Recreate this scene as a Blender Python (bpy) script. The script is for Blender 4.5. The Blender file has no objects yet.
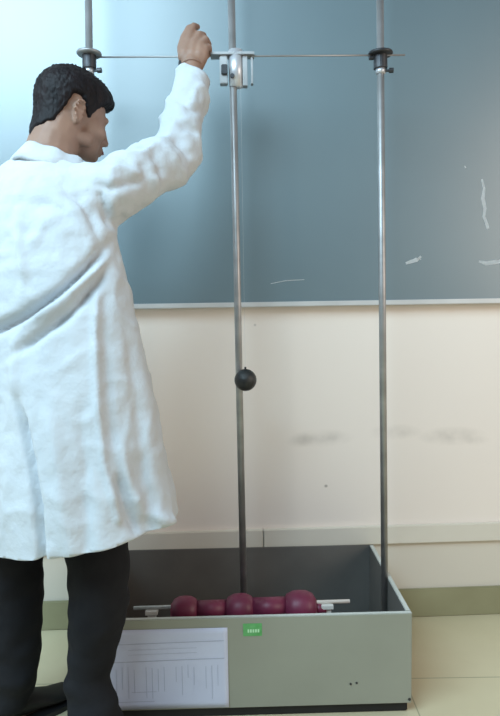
import bpy, bmesh, math, random
from mathutils import Vector, Matrix, noise
from mathutils.bvhtree import BVHTree
random.seed(4)
S = bpy.context.scene
COL = S.collection

# ------------------------------------------------------------------ camera
FPX = 620.0
cam_d = bpy.data.cameras.new('camera')
cam_d.sensor_fit = 'VERTICAL'; cam_d.sensor_height = 24.0
cam_d.lens = FPX / 716 * 24.0
cam_d.clip_start = 0.05
cam = bpy.data.objects.new('camera', cam_d); COL.objects.link(cam)
CH = 1.13
CM = Matrix.Translation((0, 0, CH)) @ Matrix.Rotation(math.radians(90 - 4.9), 4, 'X') @ Matrix.Rotation(math.radians(-0.9), 4, 'Z')
cam.matrix_world = CM
S.camera = cam
R3 = CM.to_3x3(); R3I = R3.inverted(); CO = Vector((0, 0, CH))

def P(px, py, Y):
    """point seen at pixel (px, py) at distance Y"""
    d = R3 @ Vector(((px - 250) / FPX, -(py - 358) / FPX, -1))
    return CO + d * (Y / d.y)

def proj(v):
    l = R3I @ (v - CO)
    return 250 + FPX * l.x / -l.z, 358 - FPX * l.y / -l.z

# ------------------------------------------------------------------ world, lights, exposure
w = bpy.data.worlds.new('world'); S.world = w; w.use_nodes = True
bg = w.node_tree.nodes['Background']
bg.inputs['Color'].default_value = (0.90, 0.95, 1.0, 1); bg.inputs['Strength'].default_value = 0.24
S.view_settings.view_transform = 'Standard'; S.view_settings.look = 'None'
S.view_settings.exposure = 0.0; S.view_settings.gamma = 1.0
S.view_settings.use_curve_mapping = False

def area(name, loc, target, sx, sy, power, col):
    l = bpy.data.lights.new(name, 'AREA'); l.shape = 'RECTANGLE'
    l.size = sx; l.size_y = sy; l.energy = power; l.color = col
    o = bpy.data.objects.new(name, l); COL.objects.link(o)
    o.location = loc
    o.rotation_euler = (Vector(target) - Vector(loc)).to_track_quat('-Z', 'Y').to_euler()
    return o
area('window_daylight', (-3.0, 0.6, 2.0), (0.0, 2.0, 1.1), 2.2, 1.6, 18, (0.86, 0.95, 1.0))
area('ceiling_lamp_left', (-1.45, 0.0, 2.95), (-1.0, 1.4, 1.0), 2.3, 1.5, 128, (0.58, 0.84, 1.0))
area('warm_fill_right', (2.7, 0.2, 1.7), (0.3, 2.1, 0.7), 1.4, 1.6, 34, (1.0, 0.85, 0.72))  # unseen warm fill added at right, placed clear of the board's reflection

# ------------------------------------------------------------------ materials
def mat(name, col, rough=0.6, metal=0.0, spec=0.5):
    m = bpy.data.materials.new(name); m.use_nodes = True
    b = m.node_tree.nodes['Principled BSDF']
    b.inputs['Base Color'].default_value = (*col, 1)
    b.inputs['Roughness'].default_value = rough
    b.inputs['Metallic'].default_value = metal
    b.inputs['Specular IOR Level'].default_value = spec
    return m

def noisy(m, c1, c2, scale=5, detail=4, stretch=(1, 1, 1), bump=0.0, bscale=None, lo=0.3, hi=0.7, dist=0.01):
    nt = m.node_tree; N = nt.nodes; L = nt.links; b = N['Principled BSDF']
    tc = N.new('ShaderNodeTexCoord'); mp = N.new('ShaderNodeMapping'); mp.inputs['Scale'].default_value = stretch
    L.new(tc.outputs['Object'], mp.inputs['Vector'])
    n = N.new('ShaderNodeTexNoise'); n.inputs['Scale'].default_value = scale; n.inputs['Detail'].default_value = detail
    L.new(mp.outputs[0], n.inputs['Vector'])
    r = N.new('ShaderNodeValToRGB')
    r.color_ramp.elements[0].position = lo; r.color_ramp.elements[1].position = hi
    r.color_ramp.elements[0].color = (*c1, 1); r.color_ramp.elements[1].color = (*c2, 1)
    L.new(n.outputs['Fac'], r.inputs[0]); L.new(r.outputs[0], b.inputs['Base Color'])
    if bump:
        n2 = N.new('ShaderNodeTexNoise'); n2.inputs['Scale'].default_value = bscale or scale * 6; n2.inputs['Detail'].default_value = 5
        L.new(mp.outputs[0], n2.inputs['Vector'])
        bp = N.new('ShaderNodeBump'); bp.inputs['Strength'].default_value = bump; bp.inputs['Distance'].default_value = dist
        L.new(n2.outputs['Fac'], bp.inputs['Height']); L.new(bp.outputs[0], b.inputs['Normal'])
    return m

M = {}
M['board'] = noisy(mat('board_enamel', (0.15, 0.22, 0.25), 0.42, 0, 0.9), (0.088, 0.158, 0.19), (0.108, 0.184, 0.215), 1.6, 5)
M['board'].node_tree.nodes['Principled BSDF'].inputs['IOR'].default_value = 1.9
M['alu'] = noisy(mat('board_frame_metal', (0.6, 0.6, 0.6), 0.4, 0.2), (0.6, 0.6, 0.59), (0.7, 0.7, 0.69), 8)
M['chalk'] = noisy(mat('chalk_white', (0.8, 0.8, 0.8), 0.9), (0.82, 0.84, 0.84), (0.95, 0.95, 0.95), 60)
M['trunk'] = noisy(mat('trunking_plastic', (0.6, 0.6, 0.55), 0.5), (0.70, 0.65, 0.56), (0.77, 0.72, 0.63), 3)
M['skirt'] = noisy(mat('skirting_paint', (0.3, 0.3, 0.2), 0.5), (0.27, 0.255, 0.15), (0.33, 0.315, 0.19), 5)
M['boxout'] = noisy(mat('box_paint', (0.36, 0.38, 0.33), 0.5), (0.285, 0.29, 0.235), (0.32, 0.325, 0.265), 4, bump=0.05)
M['boxin_shaded'] = noisy(mat('box_interior_shaded', (0.07, 0.07, 0.07), 0.55), (0.125, 0.117, 0.106), (0.16, 0.15, 0.136), 6)  # dark tone is mostly the shade inside the box, put into the colour
M['rim'] = noisy(mat('box_rim', (0.5, 0.52, 0.48), 0.4), (0.45, 0.47, 0.43), (0.55, 0.57, 0.53), 9)
M['black'] = noisy(mat('black_rubber', (0.01, 0.01, 0.01), 0.6), (0.007, 0.007, 0.008), (0.014, 0.014, 0.016), 9)
M['steel'] = noisy(mat('steel_rod', (0.5, 0.5, 0.5), 0.45, 0.75), (0.33, 0.325, 0.32), (0.46, 0.45, 0.45), 3, stretch=(1, 1, 6))
M['clamp_dark'] = noisy(mat('clamp_dark_metal', (0.06, 0.06, 0.06), 0.45, 0.6), (0.04, 0.04, 0.045), (0.08, 0.08, 0.085), 30)
M['clamp_light'] = noisy(mat('clamp_light_metal', (0.7, 0.7, 0.72), 0.35, 0.5), (0.62, 0.62, 0.65), (0.75, 0.75, 0.78), 20)
M['ball'] = noisy(mat('ball_black', (0.014, 0.014, 0.014), 0.42), (0.010, 0.010, 0.010), (0.028, 0.028, 0.026), 40, bump=0.2)
M['maroon'] = noisy(mat('maroon_rubber', (0.18, 0.03, 0.07), 0.45), (0.14, 0.016, 0.045), (0.21, 0.03, 0.075), 14)
M['white_metal'] = noisy(mat('white_metal', (0.7, 0.7, 0.68), 0.4), (0.66, 0.66, 0.63), (0.76, 0.76, 0.73), 14)
M['thread'] = mat('thread_white', (0.6, 0.6, 0.6), 0.8)
M['green'] = noisy(mat('sticker_green', (0.08, 0.5, 0.12), 0.5), (0.09, 0.36, 0.10), (0.15, 0.46, 0.17), 60)
M['green_light'] = mat('sticker_print', (0.5, 0.8, 0.5), 0.5)
M['coat'] = noisy(mat('coat_cotton', (0.8, 0.84, 0.86), 0.9, 0, 0.15), (0.54, 0.57, 0.60), (0.61, 0.64, 0.67), 3, bump=0.5, bscale=22, dist=0.012)
M['trousers'] = noisy(mat('trouser_cloth', (0.015, 0.015, 0.018), 0.9, 0, 0.15), (0.012, 0.012, 0.014), (0.022, 0.022, 0.025), 6, bump=0.3, bscale=20)
M['shoe'] = noisy(mat('shoe_leather', (0.01, 0.01, 0.01), 0.6, 0, 0.3), (0.008, 0.008, 0.008), (0.016, 0.015, 0.015), 10)
M['hair'] = noisy(mat('hair_black', (0.01, 0.008, 0.01), 0.55, 0, 0.2), (0.004, 0.003, 0.004), (0.014, 0.009, 0.010), 60, stretch=(1, 1, 0.25), bump=0.6, bscale=150, dist=0.004)
M['skin'] = noisy(mat('skin', (0.42, 0.25, 0.18), 0.5, 0, 0.35), (0.28, 0.165, 0.118), (0.36, 0.215, 0.155), 16, bump=0.1, bscale=120, dist=0.002)
M['skin'].node_tree.nodes['Principled BSDF'].inputs['Subsurface Weight'].default_value = 0.08
M['skin'].node_tree.nodes['Principled BSDF'].inputs['Subsurface Radius'].default_value = (0.01, 0.004, 0.002)
M['eye'] = mat('eye_white', (0.7, 0.7, 0.68), 0.3)
M['iris'] = mat('eye_iris', (0.02, 0.012, 0.008), 0.2)
M['lip'] = mat('lip_skin', (0.33, 0.12, 0.10), 0.5)
M['shirt'] = noisy(mat('shirt_blue', (0.04, 0.1, 0.4), 0.8), (0.03, 0.08, 0.35), (0.06, 0.14, 0.5), 20)
M['print'] = mat('paper_print', (0.42, 0.45, 0.56), 0.9)
M['tape'] = noisy(mat('paper_white', (0.6, 0.63, 0.78), 0.7), (0.56, 0.59, 0.74), (0.62, 0.65, 0.80), 7)

# back wall: cream paint with smudges of their own shape
def wall_mat():
    m = mat('wall_paint', (0.7, 0.63, 0.57), 0.55, 0, 0.3)
    nt = m.node_tree; N = nt.nodes; L = nt.links; b = N['Principled BSDF']
    tc = N.new('ShaderNodeTexCoord')
    n = N.new('ShaderNodeTexNoise'); n.inputs['Scale'].default_value = 2.0; n.inputs['Detail'].default_value = 3
    L.new(tc.outputs['Object'], n.inputs['Vector'])
    r = N.new('ShaderNodeValToRGB')
    r.color_ramp.elements[0].color = (0.87, 0.775, 0.70, 1); r.color_ramp.elements[1].color = (0.90, 0.81, 0.735, 1)
    L.new(n.outputs['Fac'], r.inputs[0])
    prev = r.outputs[0]
    n2 = N.new('ShaderNodeTexNoise'); n2.inputs['Scale'].default_value = 14; n2.inputs['Detail'].default_value = 2
    L.new(tc.outputs['Object'], n2.inputs['Vector'])
    # elliptical smudges (x, z, rx, rz, strength)
    for (x, z, rx, rz, st, thr) in SMUDGES:
        mp = N.new('ShaderNodeMapping'); mp.vector_type = 'POINT'
        mp.inputs['Location'].default_value = (-x / rx, 0, -z / rz); mp.inputs['Scale'].default_value = (1 / rx, 0, 1 / rz)
        L.new(tc.outputs['Object'], mp.inputs['Vector'])
        ln = N.new('ShaderNodeVectorMath'); ln.operation = 'LENGTH'; L.new(mp.outputs[0], ln.inputs[0])
        mr = N.new('ShaderNodeMapRange'); mr.inputs['From Min'].default_value = 1.0; mr.inputs['From Max'].default_value = 0.2
        mr.inputs['To Max'].default_value = st; L.new(ln.outputs['Value'], mr.inputs['Value'])
        out = mr.outputs[0]
        if thr:
            m2 = N.new('ShaderNodeMapRange'); m2.inputs['From Min'].default_value = 0.30; m2.inputs['From Max'].default_value = 0.65
            L.new(n2.outputs['Fac'], m2.inputs['Value'])
            mu = N.new('ShaderNodeMath'); mu.operation = 'MULTIPLY'; L.new(out, mu.inputs[0]); L.new(m2.outputs[0], mu.inputs[1]); out = mu.outputs[0]
        mx = N.new('ShaderNodeMix'); mx.data_type = 'RGBA'
        L.new(out, mx.inputs['Factor']); L.new(prev, mx.inputs['A']); mx.inputs['B'].default_value = (0.33, 0.28, 0.24, 1)
        prev = mx.outputs['Result']
    # lower strip under the trunking is painted a greyer cream
    sp = N.new('ShaderNodeSeparateXYZ'); L.new(tc.outputs['Object'], sp.inputs[0])
    lt = N.new('ShaderNodeMath'); lt.operation = 'LESS_THAN'; lt.inputs[1].default_value = wall_local(440, 532)[1]; L.new(sp.outputs['Z'], lt.inputs[0])
    mx = N.new('ShaderNodeMix'); mx.data_type = 'RGBA'; L.new(lt.outputs[0], mx.inputs['Factor']); L.new(prev, mx.inputs['A'])
    mx.inputs['B'].default_value = (0.70, 0.645, 0.56, 1); prev = mx.outputs['Result']
    L.new(prev, b.inputs['Base Color'])
    return m

def floor_mat():
    m = mat('floor_tile', (0.5, 0.47, 0.33), 0.3, 0, 0.5)
    nt = m.node_tree; N = nt.nodes; L = nt.links; b = N['Principled BSDF']
    tc = N.new('ShaderNodeTexCoord')
    n = N.new('ShaderNodeTexNoise'); n.inputs['Scale'].default_value = 3.0; n.inputs['Detail'].default_value = 5
    L.new(tc.outputs['Object'], n.inputs['Vector'])
    r = N.new('ShaderNodeValToRGB'); r.color_ramp.elements[0].position = 0.3; r.color_ramp.elements[1].position = 0.7
    r.color_ramp.elements[0].color = (0.54, 0.475, 0.31, 1); r.color_ramp.elements[1].color = (0.62, 0.555, 0.375, 1)
    L.new(n.outputs['Fac'], r.inputs[0])
    br = N.new('ShaderNodeTexBrick'); br.offset = 0; br.inputs['Scale'].default_value = 1.0
    br.inputs['Brick Width'].default_value = 0.6; br.inputs['Row Height'].default_value = 0.6
    br.inputs['Mortar Size'].default_value = 0.002
    br.inputs['Mortar'].default_value = (0.33, 0.31, 0.2, 1)
    mp = N.new('ShaderNodeMapping'); mp.inputs['Location'].default_value = (0.15, 0.02, 0)
    L.new(tc.outputs['Object'], mp.inputs['Vector'])
    L.new(mp.outputs[0], br.inputs['Vector']); L.new(r.outputs[0], br.inputs['Color1']); L.new(r.outputs[0], br.inputs['Color2'])
    L.new(br.outputs['Color'], b.inputs['Base Color'])
    return m

# ------------------------------------------------------------------ mesh helpers
def link(name, bm, ms, parent=None, smooth=False):
    me = bpy.data.meshes.new(name); bm.to_mesh(me); bm.free()
    if not isinstance(ms, (list, tuple)): ms = [ms]
    for m in ms: me.materials.append(m)
    if smooth:
        for p in me.polygons: p.use_smooth = True
    o = bpy.data.objects.new(name, me); COL.objects.link(o)
    if parent: o.parent = parent
    return o
def tag(o, label=None, cat=None, group=None, kind=None):
    if label: o['label'] = label
    if cat: o['category'] = cat
    if group: o['group'] = group
    if kind: o['kind'] = kind
    return o
def empty(name, loc, rz=0):
    o = bpy.data.objects.new(name, None); COL.objects.link(o); o.location = loc; o.rotation_euler = (0, 0, rz)
    o.empty_display_size = 0.1
    return o
def box(bm, x0, x1, y0, y1, z0, z1, bev=0.0, mi=0):
    t = bmesh.new(); bmesh.ops.create_cube(t, size=1)
    for v in t.verts:
        v.co = Vector(((x0 + x1) / 2 + v.co.x * (x1 - x0), (y0 + y1) / 2 + v.co.y * (y1 - y0), (z0 + z1) / 2 + v.co.z * (z1 - z0)))
    if bev: bmesh.ops.bevel(t, geom=t.edges[:], offset=bev, segments=2, affect='EDGES')
    for f in t.faces: f.material_index = mi
    me = bpy.data.meshes.new('t'); t.to_mesh(me); t.free(); bm.from_mesh(me); bpy.data.meshes.remove(me)
    return bm
def cyl(bm, a, b, r0, r1=None, seg=24, caps=True):
    a = Vector(a); b = Vector(b); r1 = r0 if r1 is None else r1
    d = b - a; q = d.to_track_quat('Z', 'Y').to_matrix().to_4x4()
    bmesh.ops.create_cone(bm, cap_ends=caps, segments=seg, radius1=r0, radius2=r1, depth=d.length,
                          matrix=Matrix.Translation((a + b) / 2) @ q)
    return bm
def ball(bm, c, r, rot=None, seg=24):
    if not hasattr(r, '__len__'): r = (r, r, r)
    m = Matrix.Translation(c) @ (rot.to_4x4() if rot else Matrix.Identity(4)) @ Matrix.Diagonal((*r, 1))
    bmesh.ops.create_uvsphere(bm, u_segments=seg, v_segments=seg // 2, radius=1, matrix=m)
    return bm
def chain(bm, pts):
    """rounded tapering limb: list of (point, radius)"""
    for i, (p, r) in enumerate(pts):
        ball(bm, p, r, seg=16)
        if i: cyl(bm, pts[i - 1][0], p, pts[i - 1][1], r, 16)
    return bm
def lathe(bm, prof, seg=32, mtx=None):
    rings = []
    for (r, z) in prof:
        rings.append([bm.verts.new((mtx or Matrix.Identity(4)) @ Vector((r * math.cos(2 * math.pi * k / seg), r * math.sin(2 * math.pi * k / seg), z))) for k in range(seg)])
    for a, b in zip(rings, rings[1:]):
        for k in range(seg): bm.faces.new((a[k], a[(k + 1) % seg], b[(k + 1) % seg], b[k]))
    bm.faces.new(list(reversed(rings[0]))); bm.faces.new(rings[-1])
    return bm
def loft(bm, rings):
    vs = [[bm.verts.new(p) for p in r] for r in rings]
    n = len(vs[0])
    for a, b in zip(vs, vs[1:]):
        for k in range(n): bm.faces.new((a[k], a[(k + 1) % n], b[(k + 1) % n], b[k]))
    bm.faces.new(list(reversed(vs[0]))); bm.faces.new(vs[-1])
    return bm
def remesh(bm, vox, smooth=3):
    """union everything in bm into one continuous skin and return it as a new bmesh"""
    me = bpy.data.meshes.new('tmp'); bmesh.ops.recalc_face_normals(bm, faces=bm.faces[:]); bm.to_mesh(me); bm.free()
    o = bpy.data.objects.new('tmp', me); COL.objects.link(o)
    md = o.modifiers.new('r', 'REMESH'); md.mode = 'VOXEL'; md.voxel_size = vox
    dg = bpy.context.evaluated_depsgraph_get()
    me2 = bpy.data.meshes.new_from_object(o.evaluated_get(dg))
    b2 = bmesh.new(); b2.from_mesh(me2)
    bpy.data.objects.remove(o); bpy.data.meshes.remove(me); bpy.data.meshes.remove(me2)
    for _ in range(smooth): bmesh.ops.smooth_vert(b2, verts=b2.verts[:], factor=0.5, use_axis_x=True, use_axis_y=True, use_axis_z=True)
    b2.normal_update()
    return b2

# ------------------------------------------------------------------ setting
WY = 2.132; WYAW = 0.040          # wall distance on the camera axis and its slight turn
def wall_local(px, py):          # pixel -> (x, z) on the wall's own plane
    d = R3 @ Vector(((px - 250) / FPX, -(py - 358) / FPX, -1))
    t = WY / (d.y - math.tan(WYAW) * d.x)
    p = CO + d * t
    return p.x / math.cos(WYAW), p.z
WROOT = Matrix.Translation((0, WY, 0)) @ Matrix.Rotation(WYAW, 4, 'Z')
SMUDGES = []
for (px, py, rx, rz, st, thr) in [(322, 438, 0.12, 0.034, 0.36, 1), (300, 440, 0.06, 0.028, 0.3, 1), (395, 432, 0.10, 0.03, 0.34, 1), (452, 436, 0.13, 0.036, 0.38, 1), (326, 486, 0.008, 0.007, 0.9, 0), (478, 441, 0.05, 0.02, 0.3, 1), (255, 325, 0.006, 0.006, 0.5, 0)]:
    x, z = wall_local(px, py); SMUDGES.append((x, z, rx, rz, st, thr))
def on_wall(o): o.matrix_world = WROOT; return o

wl = on_wall(link('wall_back', box(bmesh.new(), -3.2, 3.2, 0, 0.12, 0, 3.0), wall_mat())); tag(wl, kind='structure')
fl = link('floor', box(bmesh.new(), -3.2, 3.2, -2.5, 2.35, -0.08, 0), floor_mat()); tag(fl, kind='structure')
zs = wall_local(440, 587)[1]
sk = on_wall(link('baseboard_back', box(bmesh.new(), -3.2, 3.2, -0.012, 0, 0, zs, 0.003), M['skirt'])); tag(sk, kind='structure')
zt1 = wall_local(440, 523)[1]; zt0 = wall_local(440, 541)[1]
jx = wall_local(263, 536)[0]
bm = bmesh.new()
box(bm, -3.2, jx - 0.0012, -0.016, 0, zt0, zt1, 0.003); box(bm, jx + 0.0012, 3.2, -0.016, 0, zt0, zt1, 0.003)
tr = on_wall(link('trim_1', bm, M['trunk'])); tag(tr, kind='structure')

# board
zb = wall_local(320, 302)[1]
bd = empty('chalkboard', (0, 0, 0)); bd.matrix_world = WROOT @ Matrix.Translation((0, -0.03, zb))
tag(bd, 'long blue-grey chalkboard mounted on the cream wall behind the stand', 'chalkboard')
link('board_surface', box(bmesh.new(), -1.9, 1.7, -0.002, 0.03, 0.0, 1.25), M['board'], bd)
link('board_frame', box(bmesh.new(), -1.92, 1.72, -0.008, 0.03, -0.014, 0.003, 0.002), M['alu'], bd)
def chalk(pts, wd):
    bm = bmesh.new()
    q = [Vector((wall_local(x, y)[0], -0.0025, wall_local(x, y)[1] - zb)) for x, y in pts]
    c0 = list(q)
    for i, p in enumerate(c0):
        a = c0[max(i - 1, 0)]; b = c0[min(i + 1, len(q) - 1)]; d = (b - a).normalized(); n = Vector((-d.z, 0, d.x)) * wd * (0.4 + 0.6 * math.sin(math.pi * (i + 0.5) / len(q))) * random.uniform(.7, 1.2)
        q[i] = (p - n, p + n)
    for (a, b), (c, d) in zip(q, q[1:]):
        bm.faces.new([bm.verts.new(v) for v in (a, b, d, c)])
    bmesh.ops.solidify(bm, geom=bm.faces[:], thickness=0.0004)
    tag(link('chalk_mark', bm, M['chalk'], bd), 'white chalk scrawl')
chalk([(478, 181), (480, 190), (479, 200), (481, 210), (480, 218), (483, 226), (484, 230)], 0.0075)
chalk([(403, 264), (409, 262), (414, 261), (418, 257)], 0.006)
chalk([(409, 261), (413, 259), (418, 260)], 0.0028)
chalk([(475, 262), (482, 264), (490, 263), (496, 262), (501, 258)], 0.0065)
chalk([(492, 262), (497, 260), (501, 262)], 0.003)
chalk([(270, 284), (285, 281), (303, 280)], 0.0012)
chalk([(461, 168), (462, 170)], 0.003)

# ------------------------------------------------------------------ test stand (box, rods, clamps, crossbar)
D1, DEP, BH0, BH1 = 1.610, 0.486, 0.0315, 0.289
XL, XR = P(76, 620, D1).x, P(413, 616, D1).x
AYAW = math.radians(1.1)
AP = empty('metal_box', (0, 0, 0))
AM = Matrix.Translation((0, D1, 0)) @ Matrix.Rotation(AYAW, 4, 'Z'); AMI = AM.inverted(); AP.matrix_world = AM
tag(AP, 'long open grey-green metal box on the floor with a dark inside', 'box')
FR = empty('rod_stand', (0, 0, 0)); FR.matrix_world = AM
tag(FR, 'three tall steel rods joined by a thin crossbar, rising from the grey box', 'laboratory stand')
TH = 0.014
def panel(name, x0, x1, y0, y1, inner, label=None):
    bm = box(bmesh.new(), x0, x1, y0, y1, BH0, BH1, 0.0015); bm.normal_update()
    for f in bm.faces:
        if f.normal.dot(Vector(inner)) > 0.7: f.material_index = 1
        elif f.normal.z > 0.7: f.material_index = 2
    o = link(name, bm, [M['boxout'], M['boxin_shaded'], M['rim']], AP)
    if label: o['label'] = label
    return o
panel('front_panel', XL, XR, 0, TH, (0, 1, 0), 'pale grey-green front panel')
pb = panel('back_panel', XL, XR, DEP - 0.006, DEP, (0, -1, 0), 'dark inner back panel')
pb.data.materials[2] = M['boxin_shaded']
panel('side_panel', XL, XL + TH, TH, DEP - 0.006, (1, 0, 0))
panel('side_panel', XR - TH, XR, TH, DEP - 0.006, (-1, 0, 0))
link('bottom_panel', box(bmesh.new(), XL + TH, XR - TH, TH, DEP - 0.006, BH0, BH0 + 0.012), M['boxin_shaded'], AP)
bm = bmesh.new(); box(bm, XL + 0.02, XR - 0.008, 0.012, DEP - 0.02, 0.0, BH0, 0.003)
tag(link('base', bm, M['black'], AP), 'black base under the box')
for (px, py, r) in [(351, 685, .003), (357, 684, .003), (414, 701, .004)]:
    p = AMI @ P(px, py, D1)
    p.x = min(p.x, XR - .006)
    link('rivet', cyl(bmesh.new(), (p.x, 0.001, p.z), (p.x, -0.0015, p.z), r, seg=12), M['clamp_dark'], AP)

# rods: base point and top point
def L(px, py, Y):
    return AMI @ P(px, py, Y)
RD = D1 + 0.235
rods = {}
def rod(key, xb, yb, xt, yt, r=0.0105):
    b = L(xb, yb, RD); t = L(xt, yt, RD)
    d = (t - b).normalized()
    foot = b + d * ((BH0 + 0.012 - b.z) / d.z)
    top = b + d * ((2.35 - b.z) / d.z)
    bm = bmesh.new(); cyl(bm, foot, top, r, seg=24)
    o = link('rod', bm, M['steel'], FR, True)
    bm = bmesh.new(); cyl(bm, foot, foot + d * 0.012, r * 2.3); cyl(bm, foot + d * 0.012, foot + d * 0.035, r * 1.5)
    link('rod_foot', bm, M['clamp_dark'], o)
    rods[key] = (foot, d, r)
    return o
rod('l', 97, 570, 88.5, 10)
rod('m', 243.5, 585, 231.5, 10)
rod('r', 384.5, 575, 380, 10)
def on_rod(key, py):
    foot, d, r = rods[key]
    lo, hi = 0.0, 2.4
    for _ in range(40):
        mid = (lo + hi) / 2
        if proj(AM @ (foot + d * mid))[1] > py: lo = mid
        else: hi = mid
    return foot + d * mid
PXM = RD / FPX                  # metres per pixel at the rods
def side_clamp(key, left_knob):
    c = on_rod(key, 61); d = rods[key][1]; X = Vector((1, 0, 0)); Y = Vector((0, 1, 0))
    bm = bmesh.new(); cyl(bm, c - d * 7 * PXM, c + d * 6 * PXM, 6.6 * PXM, seg=24)
    cl = link('clamp', bm, M['clamp_dark'], FR); cl['label'] = 'dark rod clamp'
    bm = bmesh.new()
    f = c + d * 5 * PXM
    lathe(bm, [(4 * PXM, 0), (11 * PXM, .2 * PXM), (12 * PXM, 1.5 * PXM), (11.5 * PXM, 3 * PXM), (5 * PXM, 3.4 * PXM)], mtx=Matrix.Translation(f) @ d.to_track_quat('Z', 'Y').to_matrix().to_4x4())
    link('flange', bm, M['clamp_dark'] if key == 'r' else M['steel'], cl, True)
    bm = bmesh.new(); cyl(bm, c - d * 7 * PXM, c - d * 12 * PXM, 4.6 * PXM, seg=20); link('collar', bm, M['clamp_light'], cl, True)
    k = c - d * 9.5 * PXM
    bm = bmesh.new(); cyl(bm, k, k + X * 9 * PXM - Y * .005, 1.2 * PXM); 
    cyl(bm, k + X * 8 * PXM - Y * .005, k + X * 12 * PXM - Y * .006, 2.5 * PXM, seg=10); link('clamp_knob', bm, M['clamp_dark'], cl)
    if left_knob:
        k = c + d * 3 * PXM
        bm = bmesh.new(); cyl(bm, k, k - X * 10 * PXM, 1.5 * PXM); cyl(bm, k - X * 7 * PXM, k - X * 11 * PXM, 2.2 * PXM, seg=10)
        link('clamp_knob', bm, M['clamp_dark'], cl)
side_clamp('l', False); side_clamp('r', True)
# middle release clamp
c = on_rod('m', 69); d = rods['m'][1]
bm = bmesh.new(); cyl(bm, c - d * 17 * PXM, c + d * 17 * PXM, 6.8 * PXM, seg=28)
bmesh.ops.translate(bm, verts=bm.verts[:], vec=(3 * PXM, 0, 0))
mc = link('release_clamp', bm, M['clamp_light'], FR, True); mc['label'] = 'pale cylindrical middle clamp'
e = c + d * 12.5 * PXM
bm = bmesh.new(); box(bm, e.x - 21 * PXM, e.x + 21 * PXM, e.y - 0.02, e.y + 0.02, e.z - 1.3 * PXM, e.z + 1.3 * PXM, 0.001)
link('clamp_plate', bm, M['steel'], mc)
bm = bmesh.new(); box(bm, c.x + 9.5 * PXM, c.x + 14 * PXM, c.y - .012, c.y + .012, c.z - 17 * PXM, e.z, 0.001)
link('clamp_jaw', bm, M['steel'], mc)
bm = bmesh.new(); box(bm, c.x + 17.5 * PXM, c.x + 19.5 * PXM, c.y - .01, c.y + .01, c.z - 15 * PXM, e.z, 0.001)
link('clamp_jaw', bm, M['steel'], mc)
bm = bmesh.new(); box(bm, c.x - 12.5 * PXM, c.x - 5 * PXM, c.y - .014, c.y + .012, c.z - 15 * PXM, e.z, 0.002)
link('clamp_block', bm, M['steel'], mc)
bm = bmesh.new(); box(bm, c.x - 11 * PXM, c.x - 5 * PXM, c.y - .022, c.y - .012, c.z - 7 * PXM, c.z + 2 * PXM, 0.002)
tag(link('clamp_knob', bm, M['clamp_dark'], mc), 'black knob')
bm = bmesh.new(); cyl(bm, (c.x - .5 * PXM, c.y - .018, c.z - 9 * PXM), (c.x - .5 * PXM, c.y - .027, c.z - 9 * PXM), 1.9 * PXM)
tag(link('clamp_screw', bm, M['clamp_dark'], mc), 'small dark screw')
# crossbar
a = on_rod('l', 57.5); b = on_rod('r', 55.5); dx = (b - a).normalized()
bm = bmesh.new(); cyl(bm, a - dx * 0.02 - Vector((0, .002, 0)), b + dx * 0.07 - Vector((0, .002, 0)), 0.0024, seg=12)
link('crossbar', bm, M['steel'], FR, True)

# black ball hanging in front of the middle rod
BY = RD - 0.042
bc = P(245.5, 380, BY)
br_ = 0.0325
bm = bmesh.new(); ball(bm, Vector((0, 0, 0)), br_, seg=40)
BO = link('ball', bm, M['ball'], None, True); BO.location = bc
tag(BO, 'small black ball hanging in front of the middle steel rod', 'ball')
bm = bmesh.new()
cyl(bm, (0, 0, br_ - .001), (0, 0, br_ + .006), .003, seg=12)
link('ball_hook', bm, M['clamp_dark'], BO)
topz = (AM @ e).z - 0.002
bm = bmesh.new(); cyl(bm, (0, 0, br_ + .004), (0, 0, topz - bc.z), 0.00025, seg=6)
link('thread', bm, M['thread'], BO)

# maroon weight bar on two brackets in the box
WYD = D1 + 0.15
pl = L(134, 607, WYD); pr = L(350, 602, WYD)
pl.y = pr.y = 0.15
WB = empty('weight_bar', (0, 0, 0)); WB.matrix_world = AM @ Matrix.Translation(pl)
tag(WB, 'metal bar with three round maroon weights lying inside the grey box', 'weight bar')
ax = (pr - pl); ln = ax.length; ax.normalize(); rx = ax.to_track_quat('Z', 'Y').to_matrix().to_4x4()
bm = bmesh.new(); cyl(bm, (0, 0, 0), ax * ln, 0.0055); link('bar', bm, M['white_metal'], WB, True)
px2 = lambda x: (x - 134) / (350 - 134) * ln
for (x, r) in [(185, .042), (240, .045), (300, .050)]:
    h = r * 0.98; pf = [(r * 0.45, -h), (r * .8, -h * .78), (r * .97, -h * .4), (r, 0), (r * .97, h * .4), (r * .8, h * .78), (r * .45, h)]
    bm = bmesh.new(); lathe(bm, pf, 36, Matrix.Translation(ax * px2(x) - Vector((0, 0, r * .30))) @ rx)
    link('weight', bm, M['maroon'], WB, True)
for (x0, x1, r) in [(196, 226, .027), (252, 286, .030)]:
    bm = bmesh.new(); cyl(bm, ax * px2(x0) - Vector((0, 0, .012)), ax * px2(x1) - Vector((0, 0, .012)), r, seg=28); link('sleeve', bm, M['maroon'], WB, True)
bm = bmesh.new(); cyl(bm, ax * px2(314) - Vector((0, 0, .018)), ax * px2(326) - Vector((0, 0, .022)), .02, .013, seg=24); link('sleeve', bm, M['maroon'], WB, True)
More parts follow.
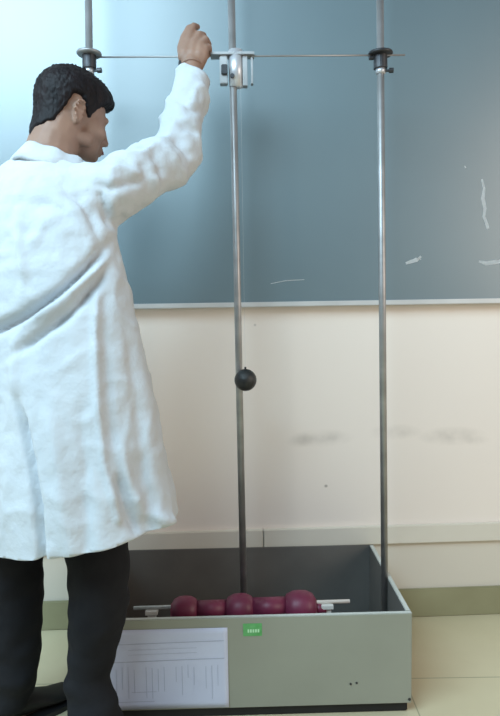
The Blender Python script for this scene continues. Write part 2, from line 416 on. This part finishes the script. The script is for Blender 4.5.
for x in (152, 327):
    q = ax * px2(x); H_ = (pl + q).z - (BH0 + .0125) - 0.0055
    zt_ = q.z - .0055; cx_, cy_ = q.x, q.y
    br = link('bracket', box(bmesh.new(), cx_ - .012, cx_ + .012, cy_ - .008, cy_ + .008, zt_ - H_ + .004, zt_ - .012, .001), M['white_metal'], WB)
    br['label'] = 'white metal bracket'
    link('bracket_foot', box(bmesh.new(), cx_ - .03, cx_ + .03, cy_ - .03, cy_ + .03, zt_ - H_, zt_ - H_ + .004, .001), M['white_metal'], br)
    link('saddle', box(bmesh.new(), cx_ - .018, cx_ + .018, cy_ - .014, cy_ + .014, zt_ - .012, zt_, .001), M['white_metal'], br)

# paper on the front panel
p0 = L(103, 629, D1); p1 = L(229, 706, D1)
x0, x1, zt, zb_ = p0.x, p1.x, p0.z, p1.z
bm = bmesh.new(); nx, nz = 24, 14; g = []
for j in range(nz + 1):
    row = []
    for i in range(nx + 1):
        u = i / nx; v = j / nz
        row.append(bm.verts.new((x0 + (x1 - x0) * u, -0.0015 - 0.0025 * (0.5 + 0.5 * math.sin(u * 6 + v * 2)) * v, zt + (zb_ - zt) * v)))
    g.append(row)
for j in range(nz):
    for i in range(nx): bm.faces.new((g[j][i], g[j + 1][i], g[j + 1][i + 1], g[j][i + 1]))
bmesh.ops.recalc_face_normals(bm, faces=bm.faces[:])
for v in bm.verts: pass
PP = link('paper_sheet', bm, M['tape'], None, True); PP.matrix_world = AM
sd = PP.modifiers.new('s', 'SOLIDIFY'); sd.thickness = 0.0006
tag(PP, 'white printed sheet of paper stuck on the front of the grey box', 'paper')
def pl_y(x, z):
    u = (x - x0) / (x1 - x0); v = (z - zt) / (zb_ - zt)
    return -0.0015 - 0.0025 * (0.5 + 0.5 * math.sin(u * 6 + v * 2)) * v - 0.0009
bm = bmesh.new()
def pline(u0, v0, u1, v1, wd):
    n = 10; A = []
    for i in range(n + 1):
        u = u0 + (u1 - u0) * i / n; v = v0 + (v1 - v0) * i / n
        x = x0 + (x1 - x0) * u; z = zt + (zb_ - zt) * v; y = pl_y(x, z)
        if abs(u1 - u0) > abs(v1 - v0): A.append((bm.verts.new((x, y, z - wd)), bm.verts.new((x, y, z + wd))))
        else: A.append((bm.verts.new((x - wd, y, z)), bm.verts.new((x + wd, y, z))))
    for (a, b), (c_, d_) in zip(A, A[1:]): bm.faces.new((a, b, d_, c_))
pline(.04, .18, .97, .16, .0008); pline(.04, .40, .97, .38, .0009)
for v in (.25, .31): pline(.2, v, .75, v - .01, .0004)
for k in range(18):
    u = .1 + k * .048
    if k % 5 == 4: continue
    t = random.uniform(.45, .5); pline(u, t, u, t + random.uniform(.15, .42), .0006)
pline(.1, .9, .4, .9, .0007); pline(.22, .78, .42, .78, .0006)
pr_ = link('printed_table', bm, M['print'], PP); pr_.matrix_parent_inverse = Matrix.Identity(4)

# green sticker
a = L(243, 624, D1 - .002); b = L(262, 636, D1 - .002)
bm = box(bmesh.new(), a.x, b.x, -0.0012, 0, b.z, a.z)
ST = link('sticker', bm, M['green'], None); ST.matrix_world = AM
tag(ST, 'small green sticker below the front rim of the grey box', 'sticker')
bm = bmesh.new()
for k in range(5):
    xx = a.x + .012 + k * .0068
    box(bm, xx, xx + .0045, -0.0016, -0.0011, b.z + .010, b.z + .019)
link('sticker_print', bm, M['green_light'], ST)

# ------------------------------------------------------------------ person
s_ = Vector((0.86, -0.51, 0)); f_ = Vector((0.51, 0.86, 0)); U = Vector((0, 0, 1))
PCX, PCY = -0.53, 1.53
# head frame: turned right and tilted down
az = math.radians(43); pit = math.radians(13); tilt = math.radians(0)
hf = Vector((math.cos(az) * math.cos(pit), math.sin(az) * math.cos(pit), -math.sin(pit)))
hr = Vector((math.sin(az), -math.cos(az), 0)); hu = hr.cross(hf).normalized()
HR = Matrix((hf, hr, hu)).transposed()     # columns forward, right, up
HC = P(73, 117, 1.60); HS = 0.90
def H(f, r, u): return HC + hf * f + hr * r + hu * u
def Hs(f, r, u): return HC + (hf * f + hr * r + hu * u) * HS
def hs(bm):
    for v in bm.verts: v.co = HC + (v.co - HC) * HS
    return bm

bm = bmesh.new()
# skull, face, jaw
ball(bm, H(-.008, 0, .022), (.097, .077, .088), HR, 32)
ball(bm, H(.035, 0, -.012), (.058, .064, .085), HR, 32)
ball(bm, H(-.045, 0, -.012), (.055, .062, .062), HR, 32)
ball(bm, H(.045, 0, -.062), (.042, .047, .042), HR)
ball(bm, H(.072, 0, -.088), (.020, .024, .018), HR)           # chin
for sg in (-1, 1):
    ball(bm, H(.058, sg * .040, -.030), (.028, .022, .024), HR)   # cheek
    ball(bm, H(.020, sg * .050, -.062), (.030, .016, .024), HR)   # jaw corner
    ball(bm, H(.078, sg * .028, .014), (.013, .024, .009), HR)    # brow
    ball(bm, H(.098, sg * .011, -.040), (.011, .009, .008), HR, 12)  # nostril wing
    e0 = H(-.022, sg * .076, -.012)                               # ear
    for k in range(11):
        t = math.radians(-60 + k * 30)
        t2 = math.radians(-60 + (k + 1) * 30)
        A = e0 + hf * .015 * math.cos(t) * (1.1 if math.sin(t) > 0 else .8) + hu * .029 * math.sin(t) + hr * sg * (.012 if k > 3 else .006)
        ball(bm, A, .0052, seg=10)
    ball(bm, e0 + hr * sg * .001, (.014, .007, .024), HR, 14)
    ball(bm, e0 - hu * .027 + hf * .003, (.008, .006, .009), HR, 12)
chain(bm, [(H(.090, 0, .008), .008), (H(.103, 0, -.020), .009), (H(.109, 0, -.034), .0105)])  # nose
chain(bm, [(H(.092, -.016, -.063), .006), (H(.099, 0, -.060), .0075), (H(.092, .016, -.063), .006)])
chain(bm, [(H(.089, -.014, -.071), .006), (H(.096, 0, -.072), .008), (H(.089, .014, -.071), .006)])
hs(bm)
# neck, trunk, legs, arms
NB = P(50, 170, 1.55)
chain(bm, [(Hs(-.030, 0, -.03), .062), (Hs(-.040, 0, -.085), .059), (NB + Vector((0, 0, .03)), .062)])
def tor(z, a, b, dx=0, dy=0, n=28):
    c = Vector((PCX + dx, PCY + dy, z))
    return [c + s_ * a * math.cos(2 * math.pi * k / n) + f_ * b * math.sin(2 * math.pi * k / n) for k in range(n)]
loft(bm, [tor(.86, .14, .10, -.01), tor(.95, .155, .10, -.01), tor(1.07, .12, .075, .0), tor(1.22, .125, .08, -.01), tor(1.33, .14, .08, -.03), tor(1.39, .10, .06, -.03), tor(1.44, .05, .045, -.03)])
SR = P(98, 186, 1.47); EL = P(176, 158, 1.66); WR = P(192, 72, 1.775)
HP = P(194, 50, 1.81)
chain(bm, [(SR + Vector((-.03, .02, -.01)), .040), (SR.lerp(EL, .5), .040), (EL, .036), (EL.lerp(WR, .35), .040), (WR.lerp(EL, .1), .028), (WR, .0265), (P(192, 64, 1.785), .027)])
SL = Vector((-0.69, 1.62, 1.36)); ELl = Vector((-0.865, 1.65, 1.15)); WRl = Vector((-0.955, 1.74, .95))
chain(bm, [(SL, .030), (ELl, .040), (ELl.lerp(WRl, .3), .040), (WRl, .026)])
# raised right hand: palm + curled fingers pinching upward
hd = (HP - WR).normalized()
palm_rot = Matrix(((Vector((1, 0, 0)) - hd * hd.x).normalized(), hd.cross((Vector((1, 0, 0)) - hd * hd.x).normalized()) * 1.0, hd)).transposed()
chain(bm, [(P(186, 64, 1.785), .016), (P(185, 53, 1.784), .0165), (P(188, 44, 1.794), .0125)])
chain(bm, [(P(191, 65, 1.785), .019), (P(192, 54, 1.784), .018), (P(194, 43, 1.794), .0125)])
chain(bm, [(P(196, 65, 1.785), .018), (P(199, 55, 1.784), .018), (P(200, 45, 1.794), .0125)])
chain(bm, [(P(199, 66, 1.785), .014), (P(203, 57, 1.784), .015), (P(205, 49, 1.794), .012)])
ball(bm, P(183, 57, 1.784), .0155)
chain(bm, [(P(188, 43, 1.794), .0105), (P(190, 33, 1.809), .0100), (P(193.5, 26, 1.822), .0098), (P(197.5, 27, 1.842), .0088)])   # index
chain(bm, [(P(195, 42, 1.794), .0108), (P(199, 34, 1.819), .0096), (P(204, 35, 1.844), .0086), (P(205, 41, 1.852), .0074)])   # middle
chain(bm, [(P(201, 44, 1.794), .0102), (P(206, 39, 1.824), .0092), (P(209, 44, 1.844), .0082), (P(208, 50, 1.844), .0072)])   # ring
chain(bm, [(P(205, 49, 1.794), .0092), (P(209.5, 47, 1.819), .0082), (P(210, 53, 1.834), .0074), (P(207, 57, 1.834), .0066)])   # little
chain(bm, [(P(183, 58, 1.784), .0135), (P(181, 48, 1.794), .0120), (P(184, 37, 1.804), .0105), (P(189, 28, 1.816), .0095)])   # thumb
# left hand hanging, slightly curled
hdir = Vector((.12, .45, -.88)).normalized(); hx = Vector((0.5, .6, .35)).normalized(); hy = hdir.cross(hx).normalized()
for i, (off, ln_) in enumerate([(-.028, .070), (-.010, .080), (.009, .075), (.027, .060)]):
    k0 = WRl + hdir * .085 + hx * off
    chain(bm, [(WRl + hx * off * .5, .015), (k0, .0115), (k0 + hdir * ln_ * .45 + hy * .008, .0092), (k0 + hdir * ln_ * .75 + hy * .025, .0083), (k0 + hdir * ln_ * .85 + hy * .045, .007)])
chain(bm, [(WRl + hdir * .02 - hx * .02, .014), (WRl + hdir * .055 - hx * .045 + hy * .012, .0115), (WRl + hdir * .09 - hx * .048 + hy * .022, .0085)])
# legs
RL = [(Vector((-.43, 1.51, .86)), .085), (P(99, 566, 1.49), .066), (P(98, 612, 1.485), .056), (P(93, 655, 1.475), .05), (P(90, 690, 1.47), .032)]
LL = [(Vector((-.58, 1.60, .86)), .085), (P(16, 566, 1.60), .066), (P(16, 612, 1.60), .056), (P(13, 655, 1.60), .05), (P(9, 690, 1.60), .032)]
for lg, fd in ((RL, Vector((.96, .22, 0)).normalized()), (LL, Vector((.74, .67, 0)).normalized())):
    chain(bm, lg)
    an = Vector((lg[-1][0].x, lg[-1][0].y, .088))
    chain(bm, [lg[-1], (an, .034)])
    chain(bm, [(an - Vector((0, 0, .050)) - fd * .02, .024), (an + fd * .08 - Vector((0, 0, .060)), .020), (an + fd * .15 - Vector((0, 0, .068)), .014)])
bmb = remesh(bm, 0.0040, 2)
PERSON = link('person', bmb, M['skin'], None, True)
tag(PERSON, 'person in a white lab coat reaching up to the crossbar with one hand', 'person')
dgb = PERSON.data
bvh = BVHTree.FromPolygons([v.co.copy() for v in dgb.vertices], [tuple(p.vertices) for p in dgb.polygons])

# eyes
for sg in (-1, 1):
    bm = bmesh.new(); ball(bm, H(.071, sg * .031, -.004), .0120, seg=20); hs(bm); ey = link('eye', bm, M['eye'], PERSON, True)
    bm = bmesh.new(); ball(bm, H(.0800, sg * .031, -.006), .005, seg=14); hs(bm); link('iris', bm, M['iris'], ey, True)
    bm = bmesh.new(); chain(bm, [(H(.091, sg * .012, .018), .0026), (H(.087, sg * .028, .022), .0028), (H(.077, sg * .044, .018), .0022)]); hs(bm); link('eyebrow', bm, M['hair'], PERSON, True)
bm = bmesh.new(); chain(bm, [(H(.0985, -.014, -.0665), .0030), (H(.1055, 0, -.0655), .0042), (H(.0985, .014, -.0665), .0030)]); hs(bm); link('lips', bm, M['lip'], PERSON, True)

# hair: short, follows the skull, with a real hairline
def sst(a, b, x):
    t = max(0, min(1, (x - a) / (b - a))); return t * t * (3 - 2 * t)
bm = bmesh.new(); bmesh.ops.create_icosphere(bm, subdivisions=6, radius=1)
cen = Hs(-.012, 0, .020)
for v in bm.verts:
    n = v.co.normalized(); dw = HR @ n
    hit = bvh.ray_cast(cen + dw * (0.20 if n.x < -.35 else 0.128), -dw)
    dist = (hit[0] - cen).length if hit[0] else .08
    dist = min(dist, .17)
    base = HS * (1 / ((n.x / .100) ** 2 + (n.y / .080) ** 2 + (n.z / .092) ** 2)) ** .5
    f, r, u = n.x, abs(n.y), n.z
    # hairline height as a function of how far forward we look
    ang = math.degrees(math.atan2(r, f))       # 0 front, 180 back
    pts = [(0, .26), (30, .24), (48, .14), (60, -.06), (70, -.46), (80, -.34), (90, .02), (98, .12), (112, .12), (122, -.36), (138, -.70), (180, -.78)]
    for (a0, h0), (a1, h1) in zip(pts, pts[1:]):
        if a0 <= ang <= a1: hl = h0 + (h1 - h0) * (ang - a0) / (a1 - a0); break
    hl += .05 * noise.noise(dw * 9)
    m = sst(hl - .05, hl + .09, u)
    thick = .007 + .013 * sst(-.2, .8, u) + .011 * sst(.3, .9, f) * sst(.0, .4, u)
    rough = .0025 * noise.noise(Vector((dw.x * 22, dw.y * 22, dw.z * 7))) + .0012 * noise.noise(Vector((dw.x * 55, dw.y * 55, dw.z * 14)))
    if u > .75: rough += .006 * max(0, noise.noise(dw * 34))
    core = min(max(dist, 0), base * 1.04) if u > -.2 else dist
    v.co = cen + dw * (core - .012 * (1 - m) + (thick + rough) * m)
HAIR = link('hair', bm, M['hair'], PERSON, True)

# trousers
bm = bmesh.new()
def leg_rings(lg, radii):
    rings = []
    n = 24
    for (c, r) in radii:
        rings.append([c + Vector((r * math.cos(2 * math.pi * k / n), r * 1.0 * math.sin(2 * math.pi * k / n), 0)) for k in range(n)])
    return rings
loft(bm, leg_rings(None, [(Vector((-.395, 1.465, .045)), .068), (P(92, 700, 1.468), .064), (P(88, 680, 1.475), .054), (P(92, 652, 1.475), .060), (P(97, 620, 1.48), .071), (P(99.5, 598, 1.485), .0755), (P(98.5, 565, 1.49), .076), (P(96, 540, 1.495), .080), (Vector((-.44, 1.50, .70)), .092), (Vector((-.45, 1.51, .86)), .10)]))
loft(bm, leg_rings(None, [(P(6, 704, 1.60), .064), (P(8, 692, 1.60), .066), (P(12, 665, 1.60), .070), (P(13, 630, 1.60), .073), (P(14, 598, 1.60), .075), (P(14, 565, 1.60), .077), (P(14, 540, 1.60), .080), (Vector((-.60, 1.58, .72)), .092), (Vector((-.58, 1.56, .88)), .10)]))
loft(bm, [tor(.82, .155, .105, -.0), tor(.90, .155, .10, -.0), tor(.98, .135, .085, .01)])
bmt = remesh(bm, 0.008, 4)
for v in bmt.verts:
    k = 1 - sst(.10, .34, v.co.z)
    a = .005 * noise.noise(Vector((v.co.x * 9, v.co.y * 9, v.co.z * 22))) * (1 + 1.6 * k) + .003 * noise.noise(v.co * 26)
    v.co += v.normal * a
tr_ = link('trousers', bmt, M['trousers'], PERSON, True)

# shoes
def shoe(an, fd):
    sd_ = Vector((fd.y, -fd.x, 0)); n = 20
    prof = [(-.075, .020, .028, .055), (-.068, .030, .040, .065), (-.03, .036, .046, .085), (.02, .038, .046, .088), (.07, .042, .038, .068), (.12, .046, .030, .045), (.165, .042, .026, .038), (.195, .028, .020, .030), (.203, .012, .012, .02)]
    bm = bmesh.new(); rings = []
    for (t, hw, hh, top) in prof:
        c = Vector((an.x, an.y, 0)) + fd * t
        ring = []
        for k in range(n):
            q = 2 * math.pi * k / n; y = math.cos(q) * hw; z = .008 + (top - .008) * (0.5 + 0.5 * math.sin(q)) ** .6
            ring.append(c + sd_ * y + U * z)
        rings.append(ring)
    loft(bm, rings); bmesh.ops.recalc_face_normals(bm, faces=bm.faces[:])
    o = link('shoe', bm, M['shoe'], PERSON, True)
    bm = bmesh.new(); A = []
    for (t, hw) in [(-.078, .018), (-.06, .032), (0, .037), (.07, .045), (.12, .049), (.17, .044), (.2, .028), (.21, .01)]:
        A.append((t, hw + .003))
    out = [Vector((an.x, an.y, 0)) + fd * t + sd_ * w_ for t, w_ in A] + [Vector((an.x, an.y, 0)) + fd * t - sd_ * w_ for t, w_ in reversed(A)]
    loft(bm, [[p + U * .0 for p in out], [p + U * .014 for p in out]]); bmesh.ops.recalc_face_normals(bm, faces=bm.faces[:])
    link('sole', bm, M['black'], o)
shoe(RL[-1][0], Vector((.96, .22, 0)).normalized())
shoe(LL[-1][0], Vector((.74, .67, 0)).normalized())

# lab coat
def cring(z, pxr, a, b, n=72, cy=PCY, fl=0.0, ph=0.0, drop=0.0):
    hx_ = math.sqrt((a * s_.x) ** 2 + (b * f_.x) ** 2)
    q = P(pxr, z, cy)
    c = Vector((q.x - hx_, cy, q.z - drop)); out = []
    for k in range(n):
        t = 2 * math.pi * k / n
        rr = 1 + fl * (math.sin(5 * t + ph) * .6 + math.sin(9 * t + 1.3) * .4)
        out.append(c + s_ * a * rr * math.cos(t) + f_ * b * rr * math.sin(t))
    return out
rings = [cring(520, 192, .31, .225, fl=.05, drop=.14), cring(520, 189, .305, .215, fl=.05, drop=.06), cring(518, 185, .297, .21, fl=.045), cring(475, 174, .285, .198, fl=.04), cring(426, 165, .27, .182, fl=.03),
         cring(378, 155, .255, .168, fl=.02), cring(325, 144, .24, .154, fl=.012), cring(277, 131, .222, .144), cring(236, 121, .205, .134), cring(206, 112, .19, .12, cy=1.535),
         cring(186, 98, .165, .10, cy=1.54), cring(171, 84, .12, .08, cy=1.54), cring(160, 70, .075, .065, cy=1.545)]
bm = bmesh.new(); loft(bm, rings)
chain(bm, [(SR + Vector((-.03, .02, -.01)), .066), (SR + Vector((.02, .02, -.01)), .070), (SR.lerp(EL, .5) + Vector((0, 0, -.01)), .070), (EL, .064), (EL.lerp(WR, .3), .059), (EL.lerp(WR, .65) + Vector((.004, 0, 0)), .054), (EL.lerp(WR, .88) + Vector((.008, 0, 0)), .049), (WR.lerp(EL, -.10) + Vector((.009, 0, 0)), .047)])
chain(bm, [(SR + Vector((-.02, .02, -.05)), .07), (SR.lerp(EL, .35) + Vector((-.01, 0, -.055)), .045)])
chain(bm, [(SL, .072), (ELl, .062), (ELl.lerp(WRl, .4), .055), (WRl.lerp(ELl, .0), .045)])
bmc = remesh(bm, 0.008, 6)
sleeve_ax = (WR - EL).normalized()
CR = [  # creases (negative) and ridges (positive) pressed into the cloth, seen from behind
    ([(112, 240), (90, 266), (60, 292), (25, 315), (-10, 332)], -.026, 4.5),
    ([(112, 262), (96, 286), (70, 312), (40, 335), (5, 360)], -.020, 4.5),
    ([(106, 256), (78, 284), (48, 308), (15, 328)], .012, 5),
    ([(98, 275), (95, 330), (97, 400), (103, 460), (118, 520)], .009, 3.5),
    ([(106, 290), (106, 350), (110, 420), (118, 480)], -.007, 5),
    ([(17, 200), (20, 250), (26, 285)], .007, 4),
    ([(15, 340), (14, 400), (20, 430)], .007, 4),
    ([(14, 395), (24, 430), (32, 470), (38, 510), (41, 565)], -.024, 3.2),
    ([(50, 395), (58, 470), (70, 550)], .010, 9),
    ([(80, 400), (84, 470), (86, 550)], -.008, 7),
    ([(128, 300), (135, 380), (143, 450), (150, 530)], -.008, 7),
    ([(120, 440), (128, 480), (145, 512), (170, 522)], .010, 6),
    ([(118, 470), (124, 500), (136, 530)], -.012, 4),
    ([(100, 240), (92, 218), (80, 200), (60, 188)], -.010, 4),
    ([(112, 230), (104, 205), (98, 190)], -.010, 4),
    ([(125, 215), (118, 200), (108, 182)], -.008, 4),
    ([(80, 178), (110, 188), (140, 180), (165, 168)], -.007, 4),
    ([(70, 215), (50, 205), (25, 200)], -.006, 5),
    ([(150, 150), (160, 162), (165, 180)], -.008, 3.5),
    ([(172, 135), (184, 146), (192, 160)], -.008, 3.5),
    ([(175, 120), (188, 128), (200, 134)], -.007, 3),
    ([(180, 100), (190, 110), (203, 112)], -.006, 3),
    ([(140, 158), (146, 172), (150, 190)], -.006, 3.5),
]
def pseg(p, a, b):
    ax_, ay = a; bx, by = b; dx_, dy_ = bx - ax_, by - ay
    t = max(0, min(1, ((p[0] - ax_) * dx_ + (p[1] - ay) * dy_) / (dx_ * dx_ + dy_ * dy_)))
    return math.hypot(p[0] - ax_ - t * dx_, p[1] - ay - t * dy_), t
for v in bmc.verts:
    co = v.co; n = v.normal.copy(); a = 0
    low = 1 - sst(.6, 1.2, co.z)
    a += .0032 * noise.noise(Vector((co.x * 11, co.y * 11, co.z * (5 if co.z < 1.2 else 11)))) * (.7 + low)
    a += .0035 * noise.noise(co * 24) + (.003 * noise.noise(co * 45) if co.z > 1.2 else 0)
    rg_ = 1 - min(1, abs(noise.noise(Vector((co.x * 10 + co.z * 6, co.y * 10, co.z * 9 - co.x * 5)))) * 3.2)
    arm = sst(-.36, -.28, co.x) * sst(1.32, 1.42, co.z)
    a += (.0045 + .006 * arm) * rg_ ** 2 - .002
    view = (CO - co).normalized(); fc = sst(.0, .45, n.dot(view))
    if fc > 0:
        p = proj(co)
        for pts, amp, wd in CR:
            best = 1e9; bt = 0; m_ = len(pts) - 1
            for q_, (x, y) in enumerate(zip(pts, pts[1:])):
                dm, t_ = pseg(p, x, y)
                if dm < best: best = dm; bt = (q_ + t_) / m_
            if best < wd * 3: a += 1.35 * amp * math.exp(-(best / wd) ** 2) * fc * min(1, bt / .25 + .1) * (min(1, (1 - bt) / .25 + .1) if pts[-1][0] > 0 and pts[-1][1] < 515 else 1)
    v.co += n * a
for _ in range(1): bmesh.ops.smooth_vert(bmc, verts=bmc.verts[:], factor=0.4, use_axis_x=True, use_axis_y=True, use_axis_z=True)
def cut(bm, co, no, near=None):
    if near is None: g = bm.verts[:] + bm.edges[:] + bm.faces[:]
    else:
        fs = [f for f in bm.faces if (f.calc_center_median() - near[0]).length < near[1]]
        g = list({v for f in fs for v in f.verts}) + list({e for f in fs for e in f.edges}) + fs
    bmesh.ops.bisect_plane(bm, geom=g, plane_co=co, plane_no=no, clear_outer=False, clear_inner=False)
    kill = [v for v in bm.verts if (v.co - co).dot(no) > 1e-5 and (near is None or (v.co - near[0]).length < near[1])]
    bmesh.ops.delete(bm, geom=kill, context='VERTS')
cut(bmc, Vector((-.55, 1.5, .568)), Vector((.175, 0, -1)).normalized())
cut(bmc, WR - sleeve_ax * .016, (sleeve_ax + Vector((.22, 0, 0))).normalized(), (WR, .13))
cut(bmc, WRl - (WRl - ELl).normalized() * .01, (WRl - ELl).normalized(), (WRl, .09))
COAT = link('lab_coat', bmc, M['coat'], PERSON, True)
sd = COAT.modifiers.new('s', 'SOLIDIFY'); sd.thickness = 0.003; sd.offset = -1
# cuff hem
cc = WR - sleeve_ax * .020
# collar: folded band round the neck
n = 40; rg = []
nd = (Hs(-.03, 0, -.03) - NB).normalized(); cb = NB + nd * .012
ex = (s_ - nd * s_.dot(nd)).normalized(); ey_ = nd.cross(ex)
bm = bmesh.new()
sec = [(.061, .016), (.066, .022), (.072, .018), (.084, -.006), (.094, -.026), (.088, -.034), (.070, -.022), (.060, .0)]
loops = []
for k in range(n):
    t = 2 * math.pi * k / n
    wob = .003 * math.sin(3 * t) + .002 * math.sin(7 * t)
    loops.append([bm.verts.new(cb + (ex * math.cos(t) * 1.06 + ey_ * math.sin(t)) * (r + wob) + nd * (h + wob)) for r, h in sec])
for k in range(n):
    A = loops[k]; B = loops[(k + 1) % n]
    for j in range(len(sec)): bm.faces.new((A[j], B[j], B[(j + 1) % len(sec)], A[(j + 1) % len(sec)]))
bmesh.ops.recalc_face_normals(bm, faces=bm.faces[:])
o = link('collar', bm, M['coat'], COAT, True)
# blue shirt showing at the throat
bm = bmesh.new(); cyl(bm, cb - nd * .03, cb + nd * .012, .066, .0605, 32); link('shirt', bm, M['shirt'], PERSON, True)
# wristband
bm = bmesh.new()
wc = P(191.8, 66, 1.782)
lathe(bm, [(.024, -.004), (.0288, -.0035), (.0295, 0), (.0288, .0035), (.024, .004)], 32, Matrix.Translation(wc) @ (P(192, 60, 1.79) - WR).to_track_quat('Z', 'Y').to_matrix().to_4x4())
strap = link('watch_strap', bm, M['skin'], None, True)
bm = bmesh.new()
ball(bm, wc + Vector((-.031, .006, .004)), (.007, .015, .017))
WT = tag(link('wristwatch', bm, M['black'], PERSON, True), 'dark wristwatch'); strap.parent = WT
